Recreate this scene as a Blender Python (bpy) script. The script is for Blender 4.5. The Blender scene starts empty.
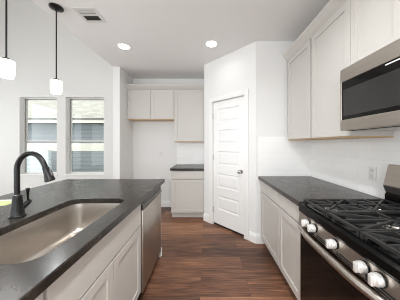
import bpy, bmesh, math, random
from mathutils import Matrix, Vector

R = math.radians
random.seed(7)
SC = bpy.context.scene
COL = SC.collection

# ------------------------------------------------------------------ camera
cam_data = bpy.data.cameras.new('camera')
cam = bpy.data.objects.new('camera', cam_data)
COL.objects.link(cam)
cam.location = (0.0, 0.0, 1.35)
cam.rotation_euler = (R(90), 0, 0)
cam_data.sensor_width = 36.0
cam_data.lens = 16.2
cam_data.shift_x = -0.0175
cam_data.shift_y = -0.015
cam_data.clip_start = 0.02
SC.camera = cam

# ------------------------------------------------------------------ view, world, light
SC.view_settings.view_transform = 'Standard'
SC.view_settings.look = 'None'
SC.view_settings.gamma = 1.0
SC.view_settings.use_curve_mapping = False
SC.view_settings.exposure = 0.18
SC.cycles.filter_width = 1.1

SKY_SUN_SIDE, SKY_FAR_SIDE = 3.4, 2.2
W = bpy.data.worlds.new('world')
SC.world = W
W.use_nodes = True
wn = W.node_tree
bgn = wn.nodes['Background']
# hazy bright sky: glow on the sun's side (behind the camera), paler opposite
tc = wn.nodes.new('ShaderNodeTexCoord')
sx = wn.nodes.new('ShaderNodeSeparateXYZ'); wn.links.new(tc.outputs['Generated'], sx.inputs[0])
rmp = wn.nodes.new('ShaderNodeMapRange')
rmp.inputs['From Min'].default_value = -1; rmp.inputs['From Max'].default_value = .5
rmp.inputs['To Min'].default_value = SKY_SUN_SIDE; rmp.inputs['To Max'].default_value = SKY_FAR_SIDE
wn.links.new(sx.outputs[1], rmp.inputs['Value']); wn.links.new(rmp.outputs[0], bgn.inputs[1])
bgn.inputs[0].default_value = (0.92, 0.965, 1.0, 1)

sun_d = bpy.data.lights.new('sun', 'SUN')
sun_d.energy = 0.5
sun_d.angle = R(1.0)
sun_d.color = (1.0, 0.95, 0.86)
sun = bpy.data.objects.new('sun', sun_d)
COL.objects.link(sun)
sun.rotation_euler = (R(52), 0, R(-6))      # high, from behind the camera: only the neighbour's house is in it

CAN_W, CAN_ADDED_W = 0.85, 16.0        # watts of a seen recessed light, and of an added unseen one
PENDANT_W = 5.0
FILL_W = 42.0
CAN_COL = (0.96, 0.985, 1.0)

# openings that let daylight in (portals only guide the sampling, they give no light)
def portal(loc, rot, sx, sy):
    d = bpy.data.lights.new('daylight_portal', 'AREA')
    d.shape = 'RECTANGLE'; d.size = sx; d.size_y = sy
    d.cycles.is_portal = True
    o = bpy.data.objects.new('daylight_portal', d)
    COL.objects.link(o); o.location = loc; o.rotation_euler = rot
REAR = -3.2
LEFT = -5.3

# ------------------------------------------------------------------ materials
def new_mat(name):
    m = bpy.data.materials.new(name); m.use_nodes = True
    nt = m.node_tree
    return m, nt, nt.nodes['Principled BSDF']

def rgb(r, g, b):
    f = lambda c: (c/255/12.92) if c/255 <= .04045 else ((c/255+.055)/1.055)**2.4
    return (f(r), f(g), f(b), 1)

def pmat(name, col, rough=.5, metal=0.0, bump=0.0, bscale=60, spec=.5, coat=0.0):
    m, nt, p = new_mat(name)
    p.inputs['Base Color'].default_value = col
    p.inputs['Roughness'].default_value = rough
    p.inputs['Metallic'].default_value = metal
    p.inputs['Specular IOR Level'].default_value = spec
    p.inputs['Coat Weight'].default_value = coat
    n = nt.nodes.new('ShaderNodeTexNoise'); n.inputs['Scale'].default_value = bscale
    g = nt.nodes.new('ShaderNodeNewGeometry')
    nt.links.new(g.outputs['Position'], n.inputs['Vector'])
    r = nt.nodes.new('ShaderNodeMapRange')
    r.inputs['To Min'].default_value = max(0.02, rough-.04); r.inputs['To Max'].default_value = min(1, rough+.04)
    nt.links.new(n.outputs['Fac'], r.inputs['Value']); nt.links.new(r.outputs['Result'], p.inputs['Roughness'])
    if bump > 0:
        b = nt.nodes.new('ShaderNodeBump'); b.inputs['Strength'].default_value = bump; b.inputs['Distance'].default_value = .002
        nt.links.new(n.outputs['Fac'], b.inputs['Height']); nt.links.new(b.outputs['Normal'], p.inputs['Normal'])
    return m

def brushed(name, col, rough, stretch):
    m, nt, p = new_mat(name)
    p.inputs['Metallic'].default_value = 1.0
    g = nt.nodes.new('ShaderNodeNewGeometry')
    mp = nt.nodes.new('ShaderNodeMapping'); mp.inputs['Scale'].default_value = stretch
    n = nt.nodes.new('ShaderNodeTexNoise'); n.inputs['Scale'].default_value = 1.0; n.inputs['Detail'].default_value = 3
    nt.links.new(g.outputs['Position'], mp.inputs['Vector']); nt.links.new(mp.outputs['Vector'], n.inputs['Vector'])
    r = nt.nodes.new('ShaderNodeMapRange'); r.inputs['To Min'].default_value = rough-.06; r.inputs['To Max'].default_value = rough+.08
    nt.links.new(n.outputs['Fac'], r.inputs['Value']); nt.links.new(r.outputs['Result'], p.inputs['Roughness'])
    c = nt.nodes.new('ShaderNodeValToRGB')
    c.color_ramp.elements[0].position = .3; c.color_ramp.elements[1].position = .7
    c.color_ramp.elements[0].color = tuple(x*.9 for x in col[:3]) + (1,); c.color_ramp.elements[1].color = col
    nt.links.new(n.outputs['Fac'], c.inputs['Fac']); nt.links.new(c.outputs['Color'], p.inputs['Base Color'])
    return m

def emat(name, col, strength, base=(.9, .9, .9, 1)):
    m, nt, p = new_mat(name)
    p.inputs['Base Color'].default_value = base
    p.inputs['Emission Color'].default_value = col
    p.inputs['Emission Strength'].default_value = strength
    p.inputs['Roughness'].default_value = .3
    return m

def glass_mat():
    m, nt, p = new_mat('window_glass')
    nt.nodes.remove(p)
    out = nt.nodes['Material Output']
    t = nt.nodes.new('ShaderNodeBsdfTransparent'); t.inputs[0].default_value = (.95, .97, .97, 1)
    g = nt.nodes.new('ShaderNodeBsdfGlossy'); g.inputs['Roughness'].default_value = .02
    f = nt.nodes.new('ShaderNodeFresnel'); f.inputs[0].default_value = 1.3
    x = nt.nodes.new('ShaderNodeMixShader')
    nt.links.new(f.outputs[0], x.inputs[0]); nt.links.new(t.outputs[0], x.inputs[1]); nt.links.new(g.outputs[0], x.inputs[2])
    nt.links.new(x.outputs[0], out.inputs['Surface'])
    return m

def uv_axes(nt, a, b, sa=1, sb=1, oa=0, ob=0):
    """a vector (position[a]*sa+oa, position[b]*sb+ob, 0)"""
    g = nt.nodes.new('ShaderNodeNewGeometry')
    s = nt.nodes.new('ShaderNodeSeparateXYZ'); nt.links.new(g.outputs['Position'], s.inputs[0])
    c = nt.nodes.new('ShaderNodeCombineXYZ')
    for k, (ax, sc, of) in enumerate(((a, sa, oa), (b, sb, ob))):
        q = nt.nodes.new('ShaderNodeMath'); q.operation = 'MULTIPLY_ADD'
        q.inputs[1].default_value = sc; q.inputs[2].default_value = of
        nt.links.new(s.outputs[ax], q.inputs[0]); nt.links.new(q.outputs[0], c.inputs[k])
    return c.outputs[0]

def tile_mat(name, a):
    m, nt, p = new_mat(name)
    v = uv_axes(nt, a, 2, 1, 1, 0, -0.914)
    b = nt.nodes.new('ShaderNodeTexBrick')
    b.inputs['Scale'].default_value = 1; b.inputs['Brick Width'].default_value = .305; b.inputs['Row Height'].default_value = .0765
    b.inputs['Mortar Size'].default_value = .0016; b.inputs['Mortar Smooth'].default_value = .3
    b.inputs['Color1'].default_value = rgb(246, 245, 243); b.inputs['Color2'].default_value = rgb(242, 241, 239)
    b.inputs['Mortar'].default_value = rgb(234, 233, 230)
    nt.links.new(v, b.inputs['Vector']); nt.links.new(b.outputs['Color'], p.inputs['Base Color'])
    p.inputs['Roughness'].default_value = .18
    n = nt.nodes.new('ShaderNodeTexNoise'); n.inputs['Scale'].default_value = 9; nt.links.new(v, n.inputs['Vector'])
    bu = nt.nodes.new('ShaderNodeBump'); bu.inputs['Strength'].default_value = .3; bu.inputs['Distance'].default_value = .002; bu.invert = True
    nt.links.new(b.outputs['Fac'], bu.inputs['Height'])
    b2 = nt.nodes.new('ShaderNodeBump'); b2.inputs['Strength'].default_value = .12; b2.inputs['Distance'].default_value = .01
    nt.links.new(n.outputs['Fac'], b2.inputs['Height']); nt.links.new(bu.outputs['Normal'], b2.inputs['Normal'])
    nt.links.new(b2.outputs['Normal'], p.inputs['Normal'])
    return m

def floor_mat():
    m, nt, p = new_mat('plank_floor')
    v = uv_axes(nt, 0, 1, 1, 1, 20.35, -2.518+.185*40)
    b = nt.nodes.new('ShaderNodeTexBrick')
    b.offset = .37; b.offset_frequency = 2
    b.inputs['Scale'].default_value = 1; b.inputs['Brick Width'].default_value = 1.22; b.inputs['Row Height'].default_value = .185
    b.inputs['Mortar Size'].default_value = .0013; b.inputs['Mortar Smooth'].default_value = .1
    b.inputs['Color1'].default_value = (0, 0, 0, 1); b.inputs['Color2'].default_value = (1, 1, 1, 1); b.inputs['Mortar'].default_value = (.5, .5, .5, 1)
    nt.links.new(v, b.inputs['Vector'])
    # grain: noise stretched along the plank, shifted per plank
    mp = nt.nodes.new('ShaderNodeMapping'); mp.inputs['Scale'].default_value = (1.6, 16, 1)
    nt.links.new(v, mp.inputs['Vector'])
    sh = nt.nodes.new('ShaderNodeVectorMath'); sh.operation = 'MULTIPLY_ADD'
    sh.inputs[1].default_value = (7.3, 3.1, 5.7)
    nt.links.new(b.outputs['Color'], sh.inputs[0]); nt.links.new(mp.outputs['Vector'], sh.inputs[2])
    n = nt.nodes.new('ShaderNodeTexNoise'); n.inputs['Scale'].default_value = 1.6; n.inputs['Detail'].default_value = 7; n.inputs['Roughness'].default_value = .62
    n.inputs['Distortion'].default_value = .6
    nt.links.new(sh.outputs[0], n.inputs['Vector'])
    n2 = nt.nodes.new('ShaderNodeTexNoise'); n2.inputs['Scale'].default_value = 2.2; n2.inputs['Detail'].default_value = 3
    mp2 = nt.nodes.new('ShaderNodeMapping'); mp2.inputs['Scale'].default_value = (1.1, 3.2, 1)
    nt.links.new(sh.outputs[0], mp2.inputs['Vector']); nt.links.new(mp2.outputs['Vector'], n2.inputs['Vector'])
    def ma(op, x, y):
        q = nt.nodes.new('ShaderNodeMath'); q.operation = op
        for i, s in enumerate((x, y)):
            if isinstance(s, (int, float)): q.inputs[i].default_value = s
            else: nt.links.new(s, q.inputs[i])
        return q.outputs[0]
    s = nt.nodes.new('ShaderNodeSeparateColor'); nt.links.new(b.outputs['Color'], s.inputs[0])
    t = ma('ADD', ma('MULTIPLY', s.outputs[0], .55), ma('ADD', ma('MULTIPLY', n.outputs['Fac'], .95), ma('MULTIPLY', n2.outputs['Fac'], 1.0)))
    t = ma('SUBTRACT', t, .77)
    r = nt.nodes.new('ShaderNodeValToRGB')
    e = r.color_ramp.elements
    e[0].position = .12; e[0].color = rgb(58, 37, 27)
    e[1].position = .95; e[1].color = rgb(182, 134, 98)
    k = e.new(.40); k.color = rgb(103, 69, 51)
    k = e.new(.65); k.color = rgb(138, 96, 71)
    nt.links.new(t, r.inputs['Fac'])
    mx = nt.nodes.new('ShaderNodeMixRGB'); mx.blend_type = 'MULTIPLY'; mx.inputs['Color2'].default_value = (.35, .3, .27, 1)
    nt.links.new(b.outputs['Fac'], mx.inputs['Fac']); nt.links.new(r.outputs['Color'], mx.inputs['Color1'])
    nt.links.new(mx.outputs['Color'], p.inputs['Base Color'])
    p.inputs['Roughness'].default_value = .42
    bu = nt.nodes.new('ShaderNodeBump'); bu.inputs['Strength'].default_value = .25; bu.inputs['Distance'].default_value = .003
    nt.links.new(n.outputs['Fac'], bu.inputs['Height']); nt.links.new(bu.outputs['Normal'], p.inputs['Normal'])
    return m

def stone_mat():
    m, nt, p = new_mat('dark_stone')
    g = nt.nodes.new('ShaderNodeNewGeometry')
    p.inputs['Specular IOR Level'].default_value = .4
    n = nt.nodes.new('ShaderNodeTexNoise'); n.inputs['Scale'].default_value = 3.2; n.inputs['Detail'].default_value = 8; n.inputs['Roughness'].default_value = .65; n.inputs['Distortion'].default_value = .8
    nt.links.new(g.outputs['Position'], n.inputs['Vector'])
    r = nt.nodes.new('ShaderNodeValToRGB')
    e = r.color_ramp.elements
    e[0].position = .3; e[0].color = rgb(24, 21, 19)
    e[1].position = .72; e[1].color = rgb(66, 60, 55)
    nt.links.new(n.outputs['Fac'], r.inputs['Fac']); nt.links.new(r.outputs['Color'], p.inputs['Base Color'])
    mr = nt.nodes.new('ShaderNodeMapRange'); mr.inputs['To Min'].default_value = .16; mr.inputs['To Max'].default_value = .36
    nt.links.new(n.outputs['Fac'], mr.inputs['Value']); nt.links.new(mr.outputs['Result'], p.inputs['Roughness'])
    return m

def siding_mat(name, col, pitch):
    m, nt, p = new_mat(name)
    v = uv_axes(nt, 2, 0)
    w = nt.nodes.new('ShaderNodeTexBrick')
    v2 = uv_axes(nt, 0, 2)
    w.inputs['Scale'].default_value = 1; w.inputs['Brick Width'].default_value = 3.6; w.inputs['Row Height'].default_value = pitch
    w.inputs['Mortar Size'].default_value = .012
    w.inputs['Color1'].default_value = col; w.inputs['Color2'].default_value = col
    w.inputs['Mortar'].default_value = tuple(c*.68 for c in col[:3])+(1,)
    nt.links.new(v2, w.inputs['Vector']); nt.links.new(w.outputs['Color'], p.inputs['Base Color'])
    p.inputs['Roughness'].default_value = .7
    return m

def shingle_mat():
    m, nt, p = new_mat('roof_shingles')
    v = uv_axes(nt, 0, 2)
    w = nt.nodes.new('ShaderNodeTexBrick')
    w.inputs['Scale'].default_value = 1; w.inputs['Brick Width'].default_value = .3; w.inputs['Row Height'].default_value = .07
    w.inputs['Mortar Size'].default_value = .006
    w.inputs['Color1'].default_value = rgb(176, 170, 158); w.inputs['Color2'].default_value = rgb(150, 145, 135); w.inputs['Mortar'].default_value = rgb(124, 119, 110)
    nt.links.new(v, w.inputs['Vector']); nt.links.new(w.outputs['Color'], p.inputs['Base Color'])
    p.inputs['Roughness'].default_value = .9
    return m

MT = {}
MT['wall'] = pmat('wall_paint', rgb(220, 219, 215), .6, bump=.12, bscale=140)
MT['wall_white'] = pmat('wall_paint_light', rgb(230, 229, 227), .6, bump=.12, bscale=140)
MT['ceil'] = pmat('ceiling_paint', rgb(240, 239, 237), .8, bump=.3, bscale=70)
MT['trim'] = pmat('trim_white', rgb(236, 235, 232), .35)
MT['door'] = pmat('door_white', rgb(238, 237, 235), .35)
MT['cab'] = pmat('cabinet_paint', rgb(201, 197, 191), .38)
MT['maple'] = pmat('maple_underside', rgb(205, 172, 128), .5)
MT['floor'] = floor_mat()
MT['stone'] = stone_mat()
MT['tile_x'] = tile_mat('tile_x', 0)
MT['tile_y'] = tile_mat('tile_y', 1)
MT['steel'] = brushed('brushed_steel', rgb(186, 178, 169), .32, (3, 3, 60))
MT['steel_h'] = brushed('brushed_steel_sink', rgb(205, 198, 190), .30, (260, 8, 60))
MT['chrome'] = pmat('polished_steel', rgb(226, 224, 221), .14, 1.0)
MT['nickel'] = pmat('satin_nickel', rgb(196, 192, 186), .22, 1.0)
MT['bronze'] = pmat('black_bronze', rgb(19, 18, 17), .30, .2)
MT['blackglass'] = pmat('black_glass', rgb(8, 8, 8), .06, 0, spec=.35)
MT['mwglass'] = pmat('microwave_window', rgb(46, 45, 44), .10, 0)
MT['enamel'] = pmat('black_enamel', rgb(9, 9, 9), .16, spec=.25)
MT['knob'] = pmat('knob_metal', rgb(240, 238, 235), .38, .6)
MT['iron'] = pmat('cast_iron', rgb(38, 38, 38), .42, 0, bump=.4, bscale=300)
MT['darkgap'] = pmat('dark_recess', rgb(12, 11, 10), .9)
MT['charcoal'] = pmat('charcoal_plastic', rgb(70, 67, 65), .3)
MT['vinyl'] = pmat('white_vinyl', rgb(224, 223, 219), .4)
MT['gasket'] = pmat('grey_gasket', rgb(84, 82, 79), .6)
MT['plate'] = pmat('white_plastic', rgb(228, 227, 223), .35)
MT['slot'] = pmat('socket_face', rgb(216, 214, 210), .35)
MT['glass'] = glass_mat()
MT['lens'] = emat('ceiling_light_lens', (1, .97, .92, 1), 12)
MT['shade'] = emat('frosted_shade', (1, .98, .95, 1), 3.0)
MT['vent_pale'] = pmat('vent_white', rgb(222, 221, 217), .4)
MT['vent_shade'] = pmat('vent_shade_grey', rgb(70, 69, 68), .8)
MT['siding'] = siding_mat('grey_blue_siding', rgb(132, 135, 138), .16)
MT['pale_siding'] = siding_mat('pale_siding', rgb(186, 191, 195), .16)
MT['cream'] = pmat('cream_board', rgb(218, 211, 198), .7)
MT['shingle'] = shingle_mat()
MT['lawn'] = pmat('lawn', rgb(110, 128, 78), .9, bump=.6, bscale=40)
MT['paper'] = pmat('green_paper', rgb(205, 216, 150), .5)
MT['paperw'] = pmat('white_paper', rgb(240, 240, 232), .5)
MT['mark'] = pmat('pale_mark', rgb(225, 225, 224), .4)

# ------------------------------------------------------------------ mesh helpers
class M:
    """collects shapes in local coordinates, builds ONE mesh object"""
    def __init__(s): s.bm = bmesh.new()
    def box(s, x0, x1, y0, y1, z0, z1, bev=0.0, seg=2):
        x0, x1 = min(x0, x1), max(x0, x1); y0, y1 = min(y0, y1), max(y0, y1); z0, z1 = min(z0, z1), max(z0, z1)
        v = [s.bm.verts.new(p) for p in ((x0,y0,z0),(x1,y0,z0),(x1,y1,z0),(x0,y1,z0),(x0,y0,z1),(x1,y0,z1),(x1,y1,z1),(x0,y1,z1))]
        f = [s.bm.faces.new([v[i] for i in q]) for q in ((3,2,1,0),(4,5,6,7),(0,1,5,4),(1,2,6,5),(2,3,7,6),(3,0,4,7))]
        if bev > 0:
            es = list({e for q in f for e in q.edges})
            bmesh.ops.bevel(s.bm, geom=es, offset=bev, segments=seg, affect='EDGES', profile=.5)
        return s
    def prism(s, pts, axis, a, b):
        """closed outline pts (2-D) swept along axis from a to b. axis x: (y,z); y: (x,z); z: (x,y)"""
        def P(p, t): return {'x': (t, p[0], p[1]), 'y': (p[0], t, p[1]), 'z': (p[0], p[1], t)}[axis]
        A = [s.bm.verts.new(P(p, a)) for p in pts]; B = [s.bm.verts.new(P(p, b)) for p in pts]
        n = len(pts)
        fs = [s.bm.faces.new(A[::-1]), s.bm.faces.new(B)]
        for i in range(n): fs.append(s.bm.faces.new((A[i], A[(i+1) % n], B[(i+1) % n], B[i])))
        bmesh.ops.recalc_face_normals(s.bm, faces=fs)
        return s
    def lathe(s, prof, c=(0,0,0), seg=32, axis='z', cap=True):
        rings = []
        for r, h in prof:
            ring = []
            for k in range(seg):
                a = 2*math.pi*k/seg; u, w = r*math.cos(a), r*math.sin(a)
                p = {'z': (u, w, h), 'y': (u, h, w), 'x': (h, u, w)}[axis]
                ring.append(s.bm.verts.new((p[0]+c[0], p[1]+c[1], p[2]+c[2])))
            rings.append(ring)
        fs = []
        for A, B in zip(rings, rings[1:]):
            for k in range(seg): fs.append(s.bm.faces.new((A[k], A[(k+1) % seg], B[(k+1) % seg], B[k])))
        if cap:
            fs.append(s.bm.faces.new(rings[0][::-1])); fs.append(s.bm.faces.new(rings[-1]))
        bmesh.ops.recalc_face_normals(s.bm, faces=fs)
        return s
    def tube(s, pts, rad, seg=14, flat=1.0):
        pts = [Vector(p) for p in pts]
        rad = rad if isinstance(rad, (list, tuple)) else [rad]*len(pts)
        rings = []; ref = None
        for i, p in enumerate(pts):
            d = (pts[min(i+1, len(pts)-1)] - pts[max(i-1, 0)]).normalized()
            if ref is None:
                ref = Vector((0, 0, 1)) if abs(d.z) < .9 else Vector((0, 1, 0))
            u = (ref - d*ref.dot(d)).normalized(); w = d.cross(u); ref = u
            rings.append([s.bm.verts.new(p + u*rad[i]*math.cos(2*math.pi*k/seg)*flat + w*rad[i]*math.sin(2*math.pi*k/seg)) for k in range(seg)])
        fs = []
        for A, B in zip(rings, rings[1:]):
            for k in range(seg): fs.append(s.bm.faces.new((A[k], A[(k+1) % seg], B[(k+1) % seg], B[k])))
        fs.append(s.bm.faces.new(rings[0][::-1])); fs.append(s.bm.faces.new(rings[-1]))
        bmesh.ops.recalc_face_normals(s.bm, faces=fs)
        return s
    def loft(s, loops, close_last=True):
        rings = [[s.bm.verts.new(p) for p in L] for L in loops]
        n = len(rings[0]); fs = []
        for A, B in zip(rings, rings[1:]):
            for k in range(n): fs.append(s.bm.faces.new((A[k], A[(k+1) % n], B[(k+1) % n], B[k])))
        if close_last: fs.append(s.bm.faces.new(rings[-1]))
        return s
    def build(s, name, mat, parent=None, smooth=False, angle=40):
        me = bpy.data.meshes.new(name)
        s.bm.to_mesh(me); s.bm.free()
        me.materials.append(MT[mat])
        if smooth:
            for p in me.polygons: p.use_smooth = True
            try: me.set_sharp_from_angle(angle=R(angle))
            except Exception: pass
        o = bpy.data.objects.new(name, me); COL.objects.link(o)
        if parent is not None: o.parent = parent
        return o

def tag(o, label, cat, group=None, kind=None):
    o['label'] = label; o['category'] = cat
    if group: o['group'] = group
    if kind: o['kind'] = kind
    return o

def thing(name, label, cat, loc=(0,0,0), rz=0.0, group=None, kind=None):
    o = bpy.data.objects.new(name, None); COL.objects.link(o)
    o.empty_display_size = .1
    o.location = loc; o.rotation_euler = (0, 0, R(rz))
    return tag(o, label, cat, group, kind)

def struct(m, name, mat, label, cat, smooth=False):
    return tag(m.build(name, mat, None, smooth), label, cat, None, 'structure')

def rrect(x0, x1, y0, y1, r, z, n=8):
    out = []
    for cx, cy, a0 in ((x1-r, y1-r, 0), (x0+r, y1-r, 90), (x0+r, y0+r, 180), (x1-r, y0+r, 270)):
        for k in range(n+1):
            a = R(a0 + 90*k/n); out.append((cx+r*math.cos(a), cy+r*math.sin(a), z))
    return out

def holed_wall(m, a0, a1, z0, z1, t0, t1, holes, axis):
    """a wall with rectangular openings; axis 'x': runs along x, thickness in y; 'y': runs along y"""
    xs = sorted({a0, a1, *[h[0] for h in holes], *[h[1] for h in holes]})
    for xa, xb in zip(xs, xs[1:]):
        hs = [h for h in holes if h[0] <= xa + 1e-6 and h[1] >= xb - 1e-6]
        spans = []
        z = z0
        for h in sorted(hs, key=lambda h: h[2]):
            if h[2] > z: spans.append((z, h[2]))
            z = h[3]
        if z < z1: spans.append((z, z1))
        for za, zb in spans:
            if axis == 'x': m.box(xa, xb, t0, t1, za, zb)
            else: m.box(t0, t1, xa, xb, za, zb)
    return m

# ------------------------------------------------------------------ key dimensions
CEIL, HIGH = 2.75, 4.75
YB = 3.87            # window wall and back of the alcove
XR = 1.41            # right wall
P1 = Vector((-0.05, 3.19)); P2 = Vector((0.667, 2.45))     # ends of the slanted pantry wall
STUB0, STUB1 = -1.706, -1.584
T = .15
WIN = [(-4.035, -3.225, .69, 2.365), (-3.045, -2.215, .69, 2.365)]

# ------------------------------------------------------------------ structure
m = M(); m.box(LEFT-T, XR+T, REAR-T, YB+T, -.1, 0)
struct(m, 'floor', 'floor', 'brown wood plank floor running across the kitchen aisle', 'floor')

m = M(); m.box(STUB0, XR+T, REAR, YB, CEIL, CEIL+.1)
struct(m, 'ceiling', 'ceil', 'flat light grey ceiling over the kitchen', 'ceiling')
m = M(); m.box(STUB0-.0, STUB0+.12, REAR, YB, CEIL+.1, HIGH)
m.box(LEFT-T, STUB0+.12, REAR-T, YB+T, HIGH, HIGH+.1)
struct(m, 'ceiling_high', 'ceil', 'high ceiling of the family room left of the kitchen', 'ceiling')

m = M(); holed_wall(m, LEFT-T, STUB1-.03, 0, HIGH, YB, YB+T, WIN, 'x')
struct(m, 'wall_window', 'wall', 'tall light grey wall holding the two windows', 'wall')
m = M(); m.box(STUB1-.03, XR+T, YB, YB+T, 0, CEIL)
struct(m, 'wall_back', 'wall_white', 'pale back wall of the alcove beside the pantry', 'wall')
m = M(); m.box(STUB0, STUB1, 3.27, YB, 0, CEIL)
struct(m, 'wall_left', 'wall_white', 'short wall end left of the alcove', 'wall')
m = M(); m.box(XR, XR+T, REAR, YB, 0, CEIL)
struct(m, 'wall_right', 'wall_white', 'right kitchen wall behind the range', 'wall')
LW = [(-2.6, -.3, .3, 2.3), (.2, 3.3, .3, 2.6)]
m = M(); holed_wall(m, REAR-T, YB+T, 0, HIGH, LEFT-T, LEFT, LW, 'y')
struct(m, 'wall_far_left', 'wall', 'left wall of the family room', 'wall')
RW = [(-4.9, -1.7, 0.02, 2.45), (-1.4, 1.1, .02, 2.45)]
m = M(); holed_wall(m, LEFT-T, XR+T, 0, HIGH, REAR-T, REAR, RW, 'x')
struct(m, 'wall_rear', 'wall', 'wall behind the camera', 'wall')
portal((LEFT-.02, 1.75, 1.45), (0, R(-90), 0), 2.3, 3.1)
portal((-3.3, REAR-.02, 1.235), (R(90), 0, 0), 3.2, 2.43)
portal((LEFT-.02, -1.45, 1.3), (0, R(-90), 0), 2.0, 2.3)
portal((-.15, REAR-.02, 1.235), (R(90), 0, 0), 2.5, 2.43)
portal((-3.63, YB+T+.02, 1.53), (R(-90), 0, 0), .82, 1.68)
portal((-2.63, YB+T+.02, 1.53), (R(-90), 0, 0), .82, 1.68)

# slanted pantry wall, in its own frame (x along the wall, y into the pantry)
dv = P2 - P1; PL = dv.length; PA = math.degrees(math.atan2(dv.y, dv.x))
DX0, DX1, DH = .2165, .8360, 2.045       # door opening in that frame
pw = M(); holed_wall(pw, 0, PL, 0, CEIL, 0, .10, [(DX0-.012, DX1+.012, -.01, DH+.012)], 'x')
w = struct(pw, 'wall_pantry', 'wall_white', 'slanted white wall holding the pantry door', 'wall')
w.location = (P1.x, P1.y, 0); w.rotation_euler = (0, 0, R(PA))
m = M(); m.box(P2.x+.001, XR, P2.y, P2.y+.1, 0, CEIL)
struct(m, 'wall_return', 'wall_white', 'short wall between pantry and right cabinets', 'wall')
m = M(); m.box(P1.x, P1.x+.09, P1.y+.002, YB, 0, CEIL)
struct(m, 'wall_pantry_side', 'wall_white', 'side wall of the pantry beside the alcove', 'wall')

# tile
m = M(); m.box(XR-.008, XR, -.2, P2.y, .914, 1.452)
struct(m, 'wall_right_tile', 'tile_y', 'white glossy tile backsplash on the right wall', 'backsplash')
m = M(); m.box(P2.x+.03, XR-.008, P2.y-.008, P2.y, .914, 1.452)
struct(m, 'wall_return_tile', 'tile_x', 'white glossy tile backsplash beside the pantry', 'backsplash')
m = M(); m.box(-.648, P1.x, YB-.008, YB, .914, 1.392)
struct(m, 'wall_back_tile', 'tile_x', 'white tile backsplash in the alcove', 'backsplash')

# baseboards
BB = [(0, 0), (-.016, 0), (-.016, .085), (-.012, .105), (-.006, .125), (0, .13)]
m = M(); m.prism([(YB+p[0], p[1]) for p in BB], 'x', STUB1, -.66)
struct(m, 'baseboard_back', 'trim', 'white baseboard along the alcove back wall', 'baseboard')
m = M(); m.prism([(STUB1-p[0], p[1]) for p in BB], 'y', 3.27, YB-.017)
m.box(STUB0-.016, STUB1+.016, 3.254, 3.27, 0, .125)
struct(m, 'baseboard_left', 'trim', 'white baseboard around the short wall end', 'baseboard')
m = M(); m.prism([(YB+p[0], p[1]) for p in BB], 'x', LEFT, STUB0-.02)
struct(m, 'baseboard_window', 'trim', 'white baseboard under the windows', 'baseboard')
m = M(); m.prism(BB, 'x', -.004, DX0-.085); m.prism(BB, 'x', DX1+.085, PL+.008)
b = struct(m, 'baseboard_pantry', 'trim', 'white baseboard either side of the pantry door', 'baseboard')
b.location = (P1.x, P1.y, 0); b.rotation_euler = (0, 0, R(PA))
m = M(); m.prism([(P2.y+p[0], p[1]) for p in BB], 'x', P2.x-.004, .716)
m.box(.716, .788, P2.y-.016, P2.y, 0, .085)
struct(m, 'baseboard_return', 'trim', 'white baseboard beside the right base cabinets', 'baseboard')

# ------------------------------------------------------------------ windows
def window(idx, x0, x1, z0, z1, label):
    r = thing('window_%d' % idx, label, 'window', ((x0+x1)/2, YB, z0), 0, None, 'structure')
    w = (x1-x0)/2; h = z1-z0; zm = 1.405 - z0
    y0, y1 = .095, .145
    f = .020
    q = M()
    q.box(-w, -w+f, y0, y1, 0, h); q.box(w-f, w, y0, y1, 0, h); q.box(-w+f, w-f, y0, y1, h-f, h); q.box(-w+f, w-f, y0, y1, 0, f)
    q.build('frame', 'vinyl', r)
    s = .024
    for nm, za, zb, ya in (('upper_sash', zm-.012, h-f, .122), ('lower_sash', f, zm+.022, .100)):
        q = M()
        q.box(-w+f, -w+f+s, ya, ya+.02, za, zb); q.box(w-f-s, w-f, ya, ya+.02, za, zb)
        q.box(-w+f+s, w-f-s, ya, ya+.02, zb-s, zb); q.box(-w+f+s, w-f-s, ya, ya+.02, za, za+s)
        so = q.build(nm, 'vinyl', r)
        q = M(); q.box(-w+f+s, w-f-s, ya+.008, ya+.012, za+s, zb-s)
        q.build('pane', 'glass', so)
    q = M(); q.box(-w+f+s, w-f-s, .0985, .1, zm-.018, zm-.002); q.box(-w+f, -w+f+.012, .096, .1, f, h-f); q.box(-w+f, w-f, .096, .1, h-f-.012, h-f)
    q.build('weatherstrip', 'gasket', r)
    q = M(); q.box(-w, -w+.004, -.001, .095, .012, h); q.box(w-.004, w, -.001, .095, .012, h); q.box(-w, w, -.001, .095, h-.004, h); q.build('lit_reveal', 'trim', r)  # added white facing: light on the plain painted reveals, put into colour
    q = M(); q.box(-w+.001, w-.001, .0, .095, 0, .012); q.box(-w-.02, w+.02, -.022, -.0005, -.012, .012, .004)
    q.build('sill', 'trim', r)
window(1, *WIN[0], 'left double hung window seen behind the black faucet')
window(2, *WIN[1], 'right double hung window beside the alcove wall')

# ------------------------------------------------------------------ pantry door
PM = (P1.x, P1.y, 0)
d = thing('door_1', 'white five panel pantry door in the slanted wall', 'door', PM, PA, None, 'structure')
x0, x1 = DX0, DX1; st = .092
zs = [(.275, .505), (.640, .870), (1.005, 1.232), (1.352, 1.580), (1.700, 1.925)]
q = M()
dy0, dy1 = .014, .050
q.box(x0, x0+st, dy0, dy1, .034, DH); q.box(x1-st, x1, dy0, dy1, .034, DH)
edges = [.034] + [z for p in zs for z in p] + [DH]
for k in range(0, len(edges), 2): q.box(x0+st, x1-st, dy0, dy1, edges[k], edges[k+1])
for za, zb in zs:                                     # sunk moulding then raised field
    xa, xb = x0+st, x1-st
    loops = []
    for ins, yy in ((0, dy0), (.010, dy0+.009), (.024, dy0+.009), (.046, dy0+.003)):
        loops.append([(xa+ins, yy, za+ins), (xb-ins, yy, za+ins), (xb-ins, yy, zb-ins), (xa+ins, yy, zb-ins)])
    q.loft(loops)
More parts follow.
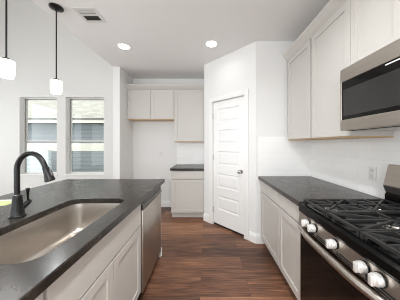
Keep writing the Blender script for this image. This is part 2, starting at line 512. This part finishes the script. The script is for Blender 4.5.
q.build('door_panel', 'door', d)
q = M()
q.box(x0-.012, x0-.003, .0, .10, 0, DH+.012); q.box(x1+.003, x1+.012, .0, .10, 0, DH+.012); q.box(x0-.003, x1+.003, 0, .10, DH+.006, DH+.012)
q.build('jamb', 'trim', d)
q = M()
for xa, xb in ((x0-.078, x0-.008), (x1+.008, x1+.078)):
    q.box(xa, xb, -.017, 0, 0, DH+.078, .004)
q.box(x0-.008, x1+.008, -.017, 0, DH+.008, DH+.078, .004)
q.build('casing', 'trim', d)
q = M(); q.box(x0-.002, x1+.002, .03, .09, 0.0005, .030); q.build('gap_shade', 'darkgap', d)  # near-black box stands in for the shade under the door
kx = x1-.058; kz = .945
q = M(); q.lathe([(.0, -.006), (.031, -.006), (.031, .0), (.027, .008), (.0, .009)][::-1], (kx, dy0-.002, kz), 24, 'y', False)
rose = q.build('knob', 'nickel', d, True)
q = M(); q.lathe([(.010, .0), (.011, -.018), (.021, -.030), (.026, -.042), (.024, -.054), (.014, -.061), (.001, -.062)], (kx, dy0-.006, kz), 24, 'y')
q.build('knob_ball', 'nickel', rose, True)
for hz in (.25, 1.13, 1.82):
    q = M(); q.lathe([(.0065, -.045), (.0065, .045)], (x0-.002, .006, hz), 12); q.build('hinge', 'nickel', d, True)

# ------------------------------------------------------------------ cabinets
def shaker(m, x0, x1, z0, z1, y0=0.0, t=.02, fr=.058, rec=.009):
    if z1-z0 < .22:                                        # slab drawer front
        m.box(x0, x1, y0, y0+t, z0, z1, .0025); return
    m.box(x0, x0+fr, y0, y0+t, z0, z1, .0015); m.box(x1-fr, x1, y0, y0+t, z0, z1, .0015)
    m.box(x0+fr, x1-fr, y0, y0+t, z1-fr, z1, .0015); m.box(x0+fr, x1-fr, y0, y0+t, z0, z0+fr, .0015)
    m.box(x0+fr-.002, x1-fr+.002, y0+rec, y0+t-.002, z0+fr-.002, z1-fr+.002)

def base_cabinet(label, loc, rz, w, depth, seam, ndoors, group, toe=.10, toe_rec=.075, rev=(.006, .006), open_top=False, name='base_cabinet', toe_mat='cab'):
    r = thing(name, label, 'cabinet', loc, rz, group)
    top = .873
    q = M()
    if open_top:
        q.box(0, .018, .02, depth, toe, top); q.box(w-.018, w, .02, depth, toe, top)
        q.box(.018, w-.018, depth-.012, depth, toe, top); q.box(.018, w-.018, .02, depth-.012, toe, toe+.018)
        q.box(.018, w-.018, .02, .038, seam-.02, top)
        q.box(.018, w-.018, .02, .038, toe+.018, toe+.05)
    else:
        q.box(.016, w-.016, .055, depth, toe, top); q.box(0, .016, .02, depth, toe, top); q.box(w-.016, w, .02, depth, toe, top)
    q.build('body', 'cab', r)
    q = M(); q.box(.0, w, toe_rec, depth, 0, toe-.0005); q.build('toe_kick', toe_mat, r)
    q = M(); shaker(q, rev[0], w-rev[1], seam+.006, .860); q.build('drawer_front', 'cab', r)
    span = w-rev[0]-rev[1]
    for k in range(ndoors):
        a = rev[0] + span*k/ndoors; b = rev[0] + span*(k+1)/ndoors
        q = M(); shaker(q, a + (.003 if k else 0), b - (.003 if k < ndoors-1 else 0), toe+.012, seam-.005); q.build('door', 'cab', r)
    return r

def upper_cabinet(label, loc, rz, w, depth, z1, ndoors, group, rev=(.006, .006), under='maple'):
    """loc.z is the underside; z1 the height"""
    r = thing('wall_cabinet', label, 'cabinet', loc, rz, group)
    q = M(); q.box(.016, w-.016, .055, depth, .012, z1); q.box(0, .016, .02, depth, .012, z1); q.box(w-.016, w, .02, depth, .012, z1); q.box(.016, w-.016, .02, .055, z1-.02, z1); q.build('body', 'cab', r)
    q = M(); q.box(.0, w, .02, depth, 0, .0115); q.build('bottom_panel', under, r)
    span = w-rev[0]-rev[1]
    for k in range(ndoors):
        a = rev[0] + span*k/ndoors; b = rev[0] + span*(k+1)/ndoors
        q = M(); shaker(q, a + (.003 if k else 0), b - (.003 if k < ndoors-1 else 0), .012, z1-.008); q.build('door', 'cab', r)
    return r

FX = .72          # face of the right base cabinets
GR = 'right base cabinets'
base_cabinet('grey base cabinet against the pantry side wall, farthest from the range', (FX, P2.y-.017, 0), -90, P2.y-.017-1.814, XR-FX-.001, .722, 1, GR, rev=(.03, .002))
base_cabinet('grey base cabinet directly left of the gas range', (FX, 1.809, 0), -90, 1.809-1.370, XR-FX-.001, .722, 1, GR, rev=(.002, .004))
m = M(); m.box(.695, XR-.009, 1.362, P2.y-.009, .874, .914, .004)
tag(m.build('countertop', 'stone'), 'dark stone countertop on the right between pantry wall and range', 'countertop')

UX = 1.075
GU = 'right wall cabinets'
upper_cabinet('pale wall cabinet next to the pantry wall, farthest on the right', (UX, P2.y-.002, 1.40), -90, P2.y-.002-1.875, XR-UX-.001, 1.06, 1, GU, rev=(.045, .004))
upper_cabinet('tall pale wall cabinet immediately left of the microwave', (UX, 1.857, 1.40), -90, 1.857-1.351, XR-UX-.001, 1.06, 1, GU, rev=(.004, .001))
upper_cabinet('short pale wall cabinet above the microwave', (UX, 1.350, 1.902), -90, .745, XR-UX-.001, .558, 2, GU, rev=(.001, .006), under='cab')
CR = [(0, 0), (-.012, 0), (-.014, .012), (-.030, .030), (-.052, .064), (-.060, .080), (-.062, .095), (0, .095)]
m = M(); m.prism([(UX+.02+p[0], 2.462+p[1]) for p in CR], 'y', .612, P2.y-.002)
tag(m.build('crown_moulding', 'cab'), 'pale crown moulding along the top of the right wall cabinets', 'moulding')

# alcove cabinets
base_cabinet('small grey base cabinet in the alcove left of the pantry door', (-.648, 3.235, 0), 0, .648+P1.x-.002, YB-3.235-.009, .716, 1, 'alcove cabinets', toe=.105, toe_rec=.09, rev=(.008, .012))
m = M(); m.box(-.662, P1.x-.002, 3.210, YB-.009, .874, .914, .004)
tag(m.build('countertop', 'stone'), 'short dark countertop in the alcove below the tall wall cabinet', 'countertop')
UY = 3.55
upper_cabinet('two door wall cabinet over the empty refrigerator space', (STUB1+.001, UY, 1.835), 0, -.652-STUB1-.001, YB-UY-.001, .590, 2, 'alcove cabinets', rev=(.02, .006))
upper_cabinet('tall single door wall cabinet in the alcove above the tile', (-.650, UY, 1.392), 0, .650+P1.x-.002, YB-UY-.009, 1.033, 1, 'alcove cabinets', rev=(.008, .012))
m = M(); m.prism([(UY+.02+p[0], 2.427+p[1]) for p in CR], 'x', STUB1+.001, P1.x-.002)
tag(m.build('crown_moulding', 'cab'), 'crown moulding along the top of the alcove wall cabinets', 'moulding')

# ------------------------------------------------------------------ island
IX = -.555
IY1 = 2.24; IY0 = .0
base_cabinet('white sink base cabinet with two doors under the island sink', (IX, .62, 0), 90, .905, .60, .665, 2, 'island cabinets', rev=(.008, .012), open_top=True, name='sink_cabinet')
base_cabinet('white island base cabinet nearest the camera', (IX, .02, 0), 90, .598, .60, .722, 1, 'island cabinets')
m = M(); m.box(-1.42, -1.30, .02, 2.165, 0, .873)
tag(m.build('island_half_wall', 'wall_white'), 'white half wall carrying the back of the island countertop', 'half wall')
m = M(); m.box(-1.298, IX+.004, 2.146, 2.165, 0, .873); 
ep = m.build('island_end_panel', 'cab'); tag(ep, 'painted end panel beside the dishwasher', 'panel')
m = M(); m.box(-1.298, IX+.012, 2.1655, 2.178, 0, .1, .003); m.build('base_trim', 'trim', ep)

# countertop with the sink cut-out
SX0, SX1, SY0, SY1, SR = -1.065, -.634, .655, 1.44, .085
q = M(); bm = q.bm
outer = [(-1.74, IY0, .914), (-.525, IY0, .914), (-.525, IY1, .914), (-1.74, IY1, .914)]
inner = rrect(SX0, SX1, SY0, SY1, SR, .914)
es = []
for L in (outer, inner):
    vs = [bm.verts.new(p) for p in L]
    es += [bm.edges.new((vs[i], vs[(i+1) % len(vs)])) for i in range(len(vs))]
bmesh.ops.triangle_fill(bm, use_beauty=True, use_dissolve=False, edges=es)
for f in bm.faces:
    if f.normal.z < 0: f.normal_flip()
g = bmesh.ops.extrude_face_region(bm, geom=list(bm.faces))
bmesh.ops.translate(bm, vec=(0, 0, -.04), verts=[v for v in g['geom'] if isinstance(v, bmesh.types.BMVert)])
bmesh.ops.recalc_face_normals(bm, faces=list(bm.faces))
ct = q.build('island_countertop', 'stone'); tag(ct, 'large dark grey stone island countertop with a sink cut-out', 'countertop')
bv = ct.modifiers.new('edge', 'BEVEL'); bv.width = .004; bv.segments = 2; bv.limit_method = 'ANGLE'; bv.angle_limit = R(50)

# sink
sk = thing('sink', 'undermount single bowl stainless steel sink set in the island', 'sink', ((SX0+SX1)/2, (SY0+SY1)/2, .650))
cx, cy = (SX0+SX1)/2, (SY0+SY1)/2; hx, hy = (SX1-SX0)/2, (SY1-SY0)/2
q = M()
L = []
for grow, r, z in ((.016, SR+.016, .873), (.004, SR+.004, .873), (.003, SR+.003, .868), (-.004, SR-.002, .78), (-.010, SR-.008, .700), (-.014, SR-.012, .680), (-.024, SR-.02, .664), (-.040, SR-.034, .655), (-.075, .02, .652)):
    L.append([(p[0], p[1], p[2]) for p in rrect(-hx-grow, hx+grow, -hy-grow, hy+grow, max(.01, r), z-.650)])
q.loft(L)
q.build('basin', 'steel_h', sk, True, 60)
q = M(); q.lathe([(.045, .0025), (.043, .006), (.032, .004), (.001, .003)], (0, .0, 0), 24); q.build('drain', 'chrome', sk, True)

# faucet
fx, fy = -1.14, 1.082
fa = thing('faucet', 'black gooseneck pull-down faucet behind the island sink', 'faucet', (fx, fy, .914))
q = M(); q.lathe([(.040, 0), (.040, .006), (.036, .010), (.034, .014), (.030, .04), (.025, .080), (.0225, .115), (.0225, .124), (.020, .128), (.015, .130)], (0, 0, 0), 28)
q.build('base', 'bronze', fa, True)
q = M(); q.lathe([(.0165, .1285), (.0165, .1335)], (0, 0, 0), 24); q.build('collar', 'nickel', fa, True)
pt = [(17, 189), (17, 178), (17, 168.5), (18.2, 163), (21.2, 158), (25.5, 154.8), (31, 153.4), (36, 154.6), (40, 157.8), (43.2, 162.5), (45.6, 168)]
def fp(x, y): return ((x-207)*.006011 - fx, 0, 1.35+(144-y)*.006011 - .914)
ctrl = [Vector(fp(*p)) for p in pt]
pts = []
for i in range(len(ctrl)-1):                     # Catmull-Rom
    p0, p1, p2, p3 = ctrl[max(i-1, 0)], ctrl[i], ctrl[i+1], ctrl[min(i+2, len(ctrl)-1)]
    for k in range(4):
        t = k/4
        pts.append(.5*((2*p1) + (p2-p0)*t + (2*p0-5*p1+4*p2-p3)*t*t + (3*p1-p0-3*p2+p3)*t**3))
pts.append(ctrl[-1])
pts = [Vector((0, 0, .1335))] + pts[1:]
q = M(); q.tube(pts, .0140, 18); q.build('spout', 'bronze', fa, True)
a = Vector(fp(45.6, 168)); b = Vector(fp(50.3, 181)); dd = b-a
q = M(); q.tube([a-dd*.06, a, a+dd*.06, a+dd*.12, a+dd*.45, a+dd*.8, a+dd*.96, b], [.0142, .0175, .0175, .0165, .019, .0245, .0265, .024], 20)
hd = q.build('spray_head', 'bronze', fa, True)
q = M(); q.tube([a+dd*.25+Vector((.019, 0, .006)), a+dd*.65+Vector((.024, 0, .006))], .0065, 10); q.build('spray_button', 'charcoal', hd, True)
q = M(); q.tube([(0, .012, .034), (0, .050, .058), (0, .072, .071), (0, .077, .074)], [.0155, .0155, .0155, .0125], 18)
hn = q.build('valve', 'bronze', fa, True)
q = M(); q.tube([(0, .064, .072), (0, .0635, .100), (0, .063, .130), (0, .0625, .152), (0, .0625, .156)], [.0055, .0058, .0080, .0115, .0100], 14); q.build('lever', 'bronze', hn, True)

# paper on the island
q = M(); q.box(-.14, .14, -.075, .075, 0, .0012)
pp = q.build('paper_flyer', 'paper'); pp.location = (-1.575, 1.325, .9145); pp.rotation_euler = (0, 0, R(8))
tag(pp, 'pale green paper lying on the island left of the faucet', 'paper')
q = M(); q.box(-.14, .14, .045, .075, .0013, .0018); q.build('white_border', 'paperw', pp)

# dishwasher
dw = thing('dishwasher', 'stainless steel dishwasher at the far end of the island', 'dishwasher', (-.545, 1.533, 0), 90)
DWW = .605
q = M(); q.box(.004, DWW-.004, .03, .58, .06, .868); q.build('body', 'charcoal', dw)
q = M(); q.box(0.003, DWW-.003, 0, .03, .075, .782, .006); q.build('door', 'steel', dw, True)
q = M(); q.prism([(.004, .786), (-.001, .790), (-.001, .815), (.012, .830), (.006, .866), (.03, .868), (.03, .786)], 'x', .003, DWW-.003)
cp = q.build('control_strip', 'charcoal', dw)
q = M(); q.box(.50, DWW+.004, -.012, .004, .787, .793, .002); q.build('pocket_lip', 'steel', cp)
q = M(); q.box(.385, .425, -.0016, -.0011, .799, .805); q.build('logo', 'mark', cp)
q = M(); q.box(.004, DWW-.004, .045, .06, 0.004, .074); q.build('toe_panel', 'darkgap', dw)

# ------------------------------------------------------------------ gas range
RX, RY, RW_ = .70, 1.357, .76
rg = thing('gas_range', 'stainless and black gas range at the right edge', 'range', (RX, RY, 0), -90)
RD = XR-RX-.012
q = M(); q.box(.002, RW_-.002, .035, RD, .03, .884); q.build('body', 'enamel', rg)
for x in (.03, RW_-.06):
    for y in (.08, RD-.1):
        q = M(); q.box(x, x+.03, y, y+.03, 0, .03); q.build('foot', 'darkgap', rg)
q = M(); q.prism([(-.006, .846), (-.010, .858), (-.008, .892), (.002, .904), (.02, .908), (.04, .904), (RD-.065, .904), (RD-.065, .885), (.0, .885), (.0, .846)], 'x', 0, RW_)
q.build('cooktop', 'enamel', rg)
q = M(); q.prism([(.0, .845), (-.002, .845), (-.012, .756), (.03, .752), (.03, .884), (.0, .884)], 'x', .002, RW_-.002)
pn = q.build('control_panel', 'steel', rg)
q = M()
for k in range(4):
    xa = .05+.175*k
    for z, yy in ((.777, -.0105), (.7655, -.0115)): q.box(xa, xa+.145, yy-.0012, yy+.003, z-.0034, z+.0034)
q.build('vent_slots', 'darkgap', pn)
for kx in (.122, .197, .380, .564, .638):
    kn = M(); kn.lathe([(.028, 0), (.028, -.005), (.0, -.005)], (kx, -.0062, .808), 28, 'y', False); ko = kn.build('knob', 'enamel', rg, True)
    kn = M(); kn.lathe([(.0235, -.004), (.025, -.008), (.0245, -.022), (.0235, -.028), (.021, -.030), (.001, -.0305)], (kx, -.0062, .808), 28, 'y')
    kn.build('knob_cap', 'knob', ko, True)
    kn = M(); kn.box(kx-.0085, kx+.0085, -.052, -.0355, .786, .830, .003); kn.build('knob_grip', 'knob', ko, True)
q = M(); q.box(.004, RW_-.004, 0, .034, .185, .752, .004); dr = q.build('oven_door', 'blackglass', rg)
q = M(); q.box(.004, RW_-.004, -.002, -.0002, .700, .7505); q.build('top_rail', 'enamel', dr)
q = M(); q.box(.10, RW_-.10, -.0014, -.0002, .30, .62); q.build('door_window', 'blackglass', dr)
n = 24; hp = []
for k in range(n+1):
    t = k/n; x = .03+.70*t
    e = min(t, 1-t); y = -.012 - .038*math.sin(min(1, e/.34)*math.pi/2)
    hp.append((x, y, .742))
q = M(); q.tube([(.03, .0, .742)]+hp+[(.73, .0, .742)], .0195, 14); q.build('door_handle', 'steel', dr, True)
q = M(); q.box(.004, RW_-.004, .002, .034, .045, .178, .004); q.build('storage_drawer', 'enamel', rg)
# backguard
q = M(); q.prism([(RD-.062, .904), (RD-.062, .975), (RD-.050, .990), (RD, .990), (RD, .885), (RD-.062, .885)], 'x', .004, RW_-.004)
bg = q.build('backguard', 'enamel', rg)
q = M(); q.prism([(RD-.050, .9905), (RD-.068, 1.030), (RD-.070, 1.046), (RD-.032, 1.192), (RD-.026, 1.196), (RD, 1.196), (RD, .9905)], 'x', .0, RW_)
bp = q.build('backguard_panel', 'steel', bg)
q = M(); q.prism([(RD-.052, .9903), (RD-.0695, 1.030), (RD-.071, 1.042), (RD-.067, 1.042), (RD-.045, .9903)], 'x', .001, RW_-.001); q.build('backguard_lip', 'charcoal', bg)
q = M(); q.prism([(RD-.0650, 1.070), (RD-.0670, 1.070), (RD-.0410, 1.170), (RD-.0390, 1.170)], 'x', .22, .54); q.build('display', 'blackglass', bp)
# burners
for bx, by, br in ((.135, .175, .050), (.135, .465, .040), (.38, .32, .055), (.625, .175, .050), (.625, .465, .040)):
    q = M(); q.lathe([(br*1.35, .9035), (br*1.3, .909), (br*1.0, .911), (br*.95, .918), (.001, .918)], (bx, by, 0), 28); bo = q.build('burner', 'nickel', rg, True)
    q = M(); q.lathe([(br*.82, .9182), (br*.85, .924), (br*.78, .928), (.001, .9285)], (bx, by, 0), 28); q.build('burner_cap', 'iron', bo, True)
# three continuous grates
def grate(xa, xb, centers):
    q = M(); ya, yb = .030, RD-.085; zt = .9405; h = .013
    def bar(x0, y0, x1, y1, w=.0062):
        d = Vector((x1-x0, y1-y0)); L = d.length; d /= L; nn = Vector((-d.y, d.x))*w
        P = [(x0+nn.x, y0+nn.y), (x0-nn.x, y0-nn.y), (x1-nn.x, y1-nn.y), (x1+nn.x, y1+nn.y)]
        q.prism(P, 'z', zt-h, zt)
    bar(xa, ya, xb, ya, .008); bar(xa, yb, xb, yb, .008); bar(xa+.007, ya, xa+.007, yb, .007); bar(xb-.007, ya, xb-.007, yb, .007)
    ym = (ya+yb)/2
    if len(centers) > 1: bar(xa, ym, xb, ym)
    lo = ya
    for k, (cx, cy, br) in enumerate(centers):
        y0 = ya if k == 0 else ym; y1 = yb if len(centers) == 1 or k == 1 else ym
        g = br*.42
        for (ex, ey) in ((xa+.007, cy), (xb-.007, cy), (cx, y0), (cx, y1), (xa+.01, y0+.01), (xb-.01, y0+.01), (xa+.01, y1-.01), (xb-.01, y1-.01)):
            v = Vector((cx-ex, cy-ey)); L = v.length; e = Vector((ex, ey)) + v*(1-g/L)
            bar(ex, ey, e.x, e.y)
    for x in (xa+.008, xb-.008):
        for y in (ya, ym, yb): q.box(x-.007, x+.007, y-.007, y+.007, .9045, zt-h)
    return q.build('grate', 'iron', rg)
grate(.012, .254, [(.135, .175, .05), (.135, .465, .04)])
grate(.259, .501, [(.38, .32, .055)])
grate(.506, .748, [(.625, .175, .05), (.625, .465, .04)])

# ------------------------------------------------------------------ microwave
MX = .995
mw = thing('microwave', 'stainless over the range microwave with black glass door', 'microwave', (MX, 1.347, 1.448), -90)
MWW, MH = .74, .450
MD = XR-MX-.001
q = M(); q.box(0, MWW, .035, MD, .016, MH); q.build('body', 'charcoal', mw)
q = M(); q.box(.01, MWW-.01, .05, MD-.008, .002, .0155); un = q.build('underside', 'slot', mw)
q = M(); q.box(.02, MWW-.02, .036, .085, -.001, .0015); q.build('grease_vent', 'darkgap', un)
q = M()
q.box(0, MWW, 0, .035, .356, MH, .004); q.box(0, MWW, 0, .035, .0, .078, .004); q.box(0, .012, 0, .035, .074, .360, .003)
q.box(MWW-.012, MWW, 0, .035, .074, .360, .003)
dr = q.build('door_frame', 'steel', mw)
q = M(); q.box(.012, MWW-.012, .004, .034, .076, .356); gl = q.build('glass', 'blackglass', mw)
q = M(); q.box(.030, .58, .0028, .0040, .104, .296); q.build('window', 'mwglass', gl)
q = M(); q.box(.340, .420, .0028, .0039, .340, .347); q.build('display_text', 'mark', gl)
q = M(); q.tube([(.605, .004, .10), (.605, -.03, .115), (.605, -.03, .305), (.605, .004, .32)], .008, 12); q.build('handle', 'steel', mw, True)

# ------------------------------------------------------------------ lamps in the ceiling
def recessed(x, y, label, power):
    r = thing('recessed_light', label, 'ceiling light', (x, y, CEIL), 0, 'recessed ceiling lights')
    q = M(); q.lathe([(.072, -.0004), (.072, -.004), (.078, -.008), (.090, -.006), (.094, -.0004)], (0, 0, 0), 40, 'z', False); q.build('trim_ring', 'trim', r, True)
    q = M(); q.lathe([(.0715, -.001), (.0715, -.003), (.001, -.004)], (0, 0, 0), 40); q.build('lens', 'lens', r, True)
    d = bpy.data.lights.new('recessed_lamp', 'AREA'); d.shape = 'DISK'; d.size = .14; d.energy = power; d.color = CAN_COL; d.spread = R(150)
    o = bpy.data.objects.new('recessed_lamp', d); COL.objects.link(o); o.parent = r; o.location = (0, 0, -.012)
recessed(-1.19, 2.585, 'round recessed ceiling light over the far end of the island', CAN_W)
recessed(.063, 2.515, 'round recessed ceiling light in front of the pantry door', CAN_W)
recessed(.063, 1.00, 'added round recessed ceiling light above the aisle, out of the frame', CAN_ADDED_W)  # this and the next two are unseen, added to light the room
recessed(.063, -.6, 'added round recessed ceiling light above the aisle behind the camera', CAN_ADDED_W)
recessed(-1.0, -.6, 'added round recessed ceiling light behind the camera, left of the aisle', CAN_ADDED_W)

def pendant(x, y, label):
    r = thing('pendant_light', label, 'pendant light', (x, y, CEIL), 0, 'pendant lights over the island')
    q = M(); q.lathe([(.060, -.0004), (.062, -.006), (.060, -.014), (.040, -.020), (.014, -.026), (.010, -.040), (.001, -.042)], (0, 0, 0), 32); q.build('canopy', 'bronze', r, True)
    q = M(); q.lathe([(.0058, -.04), (.0058, -.735)], (0, 0, 0), 12); q.build('rod', 'bronze', r, True)
    q = M(); q.lathe([(.020, -.7505), (.024, -.748), (.022, -.738), (.010, -.730), (.0058, -.729)], (0, 0, 0), 24); q.build('socket', 'bronze', r, True)
    q = M(); q.lathe([(.010, -.751), (.043, -.753), (.048, -.758), (.0485, -.80), (.047, -.85), (.043, -.879), (.039, -.884), (.001, -.885)], (0, 0, 0), 36); q.build('glass_shade', 'shade', r, True)
    d = bpy.data.lights.new('pendant_lamp', 'POINT'); d.energy = PENDANT_W; d.shadow_soft_size = .05; d.color = CAN_COL
    o = bpy.data.objects.new('pendant_lamp', d); COL.objects.link(o); o.parent = r; o.location = (0, 0, -.96)
pendant(-1.54, 1.84, 'black rod pendant light hanging in front of the windows')
pendant(-1.555, 1.395, 'black rod pendant light at the left edge, its canopy out of frame')

# unseen bowl lamp behind the camera, added to brighten the ceiling
r = thing('added_bowl_lamp', 'added unseen bowl lamp on a rod behind the camera, out of the frame', 'pendant light', (.0, -1.3, CEIL))
q = M(); q.lathe([(.065, -.0004), (.066, -.012), (.02, -.024), (.001, -.025)], (0, 0, 0), 32); q.build('canopy', 'bronze', r, True)
q = M(); q.lathe([(.007, -.02), (.007, -.50)], (0, 0, 0), 12); q.build('rod', 'bronze', r, True)
q = M(); q.lathe([(.03, -.49), (.10, -.50), (.16, -.54), (.18, -.60), (.16, -.66), (.10, -.70), (.001, -.715)], (0, 0, 0), 40); q.build('glass_bowl', 'shade', r, True)
for dz in (-.40, -.76):
    d = bpy.data.lights.new('fill_lamp', 'POINT'); d.energy = FILL_W/2; d.shadow_soft_size = .12; d.color = CAN_COL
    o = bpy.data.objects.new('fill_lamp', d); COL.objects.link(o); o.parent = r; o.location = (0, 0, dz-(.12 if dz < -.7 else 0))

# ceiling vent
vt = thing('ceiling_vent', 'square white ceiling air vent near the pendant light', 'vent', (-1.27, 1.955, CEIL))
q = M()
a, f = .115, .032
q.box(-a, a, -a, -a+f, -.005, -.0004, .001); q.box(-a, a, a-f, a, -.005, -.0004, .001); q.box(-a, -a+f, -a+f, a-f, -.005, -.0004); q.box(a-f, a, -a+f, a-f, -.005, -.0004)
q.box(-a+f, a-f, -.012, .005, -.005, -.0004)
q.build('frame', 'vent_pale', vt)
q = M(); q.box(-a+f, a-f, -a+f, a-f, -.0012, -.0004); q.build('duct', 'vent_shade', vt)
for k in range(4):
    y = -.080+.0185*k
    q = M(); q.prism([(y, -.0014), (y+.002, -.0014), (y+.007, -.005), (y+.005, -.005)], 'x', -a+f, a-f); q.build('louvre', 'vent_pale', vt)
for k in range(4):
    y = .006+.0205*k
    q = M(); q.prism([(y+.013, -.0014), (y+.015, -.0014), (y+.002, -.006), (y, -.006)], 'x', -a+f, a-f); q.build('louvre', 'vent_shade', vt)  # same white blades, their shade put into the dark grey

# outlets
def outlet(label, loc, rz, name='wall_outlet'):
    r = thing(name, label, 'outlet', loc, rz)
    q = M(); q.box(-.036, .036, -.006, 0, -.058, .058, .003); q.build('cover_plate', 'plate', r)
    for z in (-.024, .024):
        q = M(); q.box(-.017, .017, -.0085, -.006, z-.015, z+.015, .001); so = q.build('socket', 'slot', r)
        q = M(); q.box(-.008, -.006, -.009, -.0086, z-.004, z+.006); q.box(.006, .008, -.009, -.0086, z-.004, z+.006); q.build('slots', 'gasket', so)
outlet('white outlet on the tile left of the range backguard', (XR-.0085, 1.522, 1.103), -90)
outlet('white outlet low in the empty refrigerator space', (-.985, YB-.0005, 1.135), 0)

# ------------------------------------------------------------------ outside
m = M(); m.box(-40, 40, YB+T+.001, 60, -.5, -.3)
struct(m, 'ground', 'lawn', 'lawn outside the windows', 'ground')
HY = 7.2
nh = thing('neighbour_house', 'grey blue sided house seen through the windows', 'house', (-6.5, HY, -.3))
q = M(); q.box(-7, 9, 0, 5, 0, 2.55); q.build('siding', 'siding', nh)
q = M(); q.box(-7, 9, -.03, 0, 1.365, 1.68); q.build('trim_band', 'cream', nh)
q = M(); q.prism([(-.42, 2.50), (-.42, 2.62), (3.2, 5.1), (3.2, 4.9), (-.2, 2.50)], 'x', -7.3, 9.3); q.build('roof', 'shingle', nh)
q = M(); q.box(-7.3, 9.3, -.45, -.425, 2.44, 2.60); q.build('fascia', 'cream', nh)
q = M(); q.box(-7.3, 9.3, -.47, -.4505, 2.565, 2.615); q.build('drip_edge', 'gasket', nh)
q = M(); q.box(-7.3, 9.3, -.425, -.0, 2.44, 2.46); q.build('soffit', 'gasket', nh)
m = M(); m.box(-7.9, -5.55, 6.3, 6.42, -.3, 1.12)
tag(m.build('pale_fence', 'pale_siding'), 'pale fence outside the lower left window', 'fence')
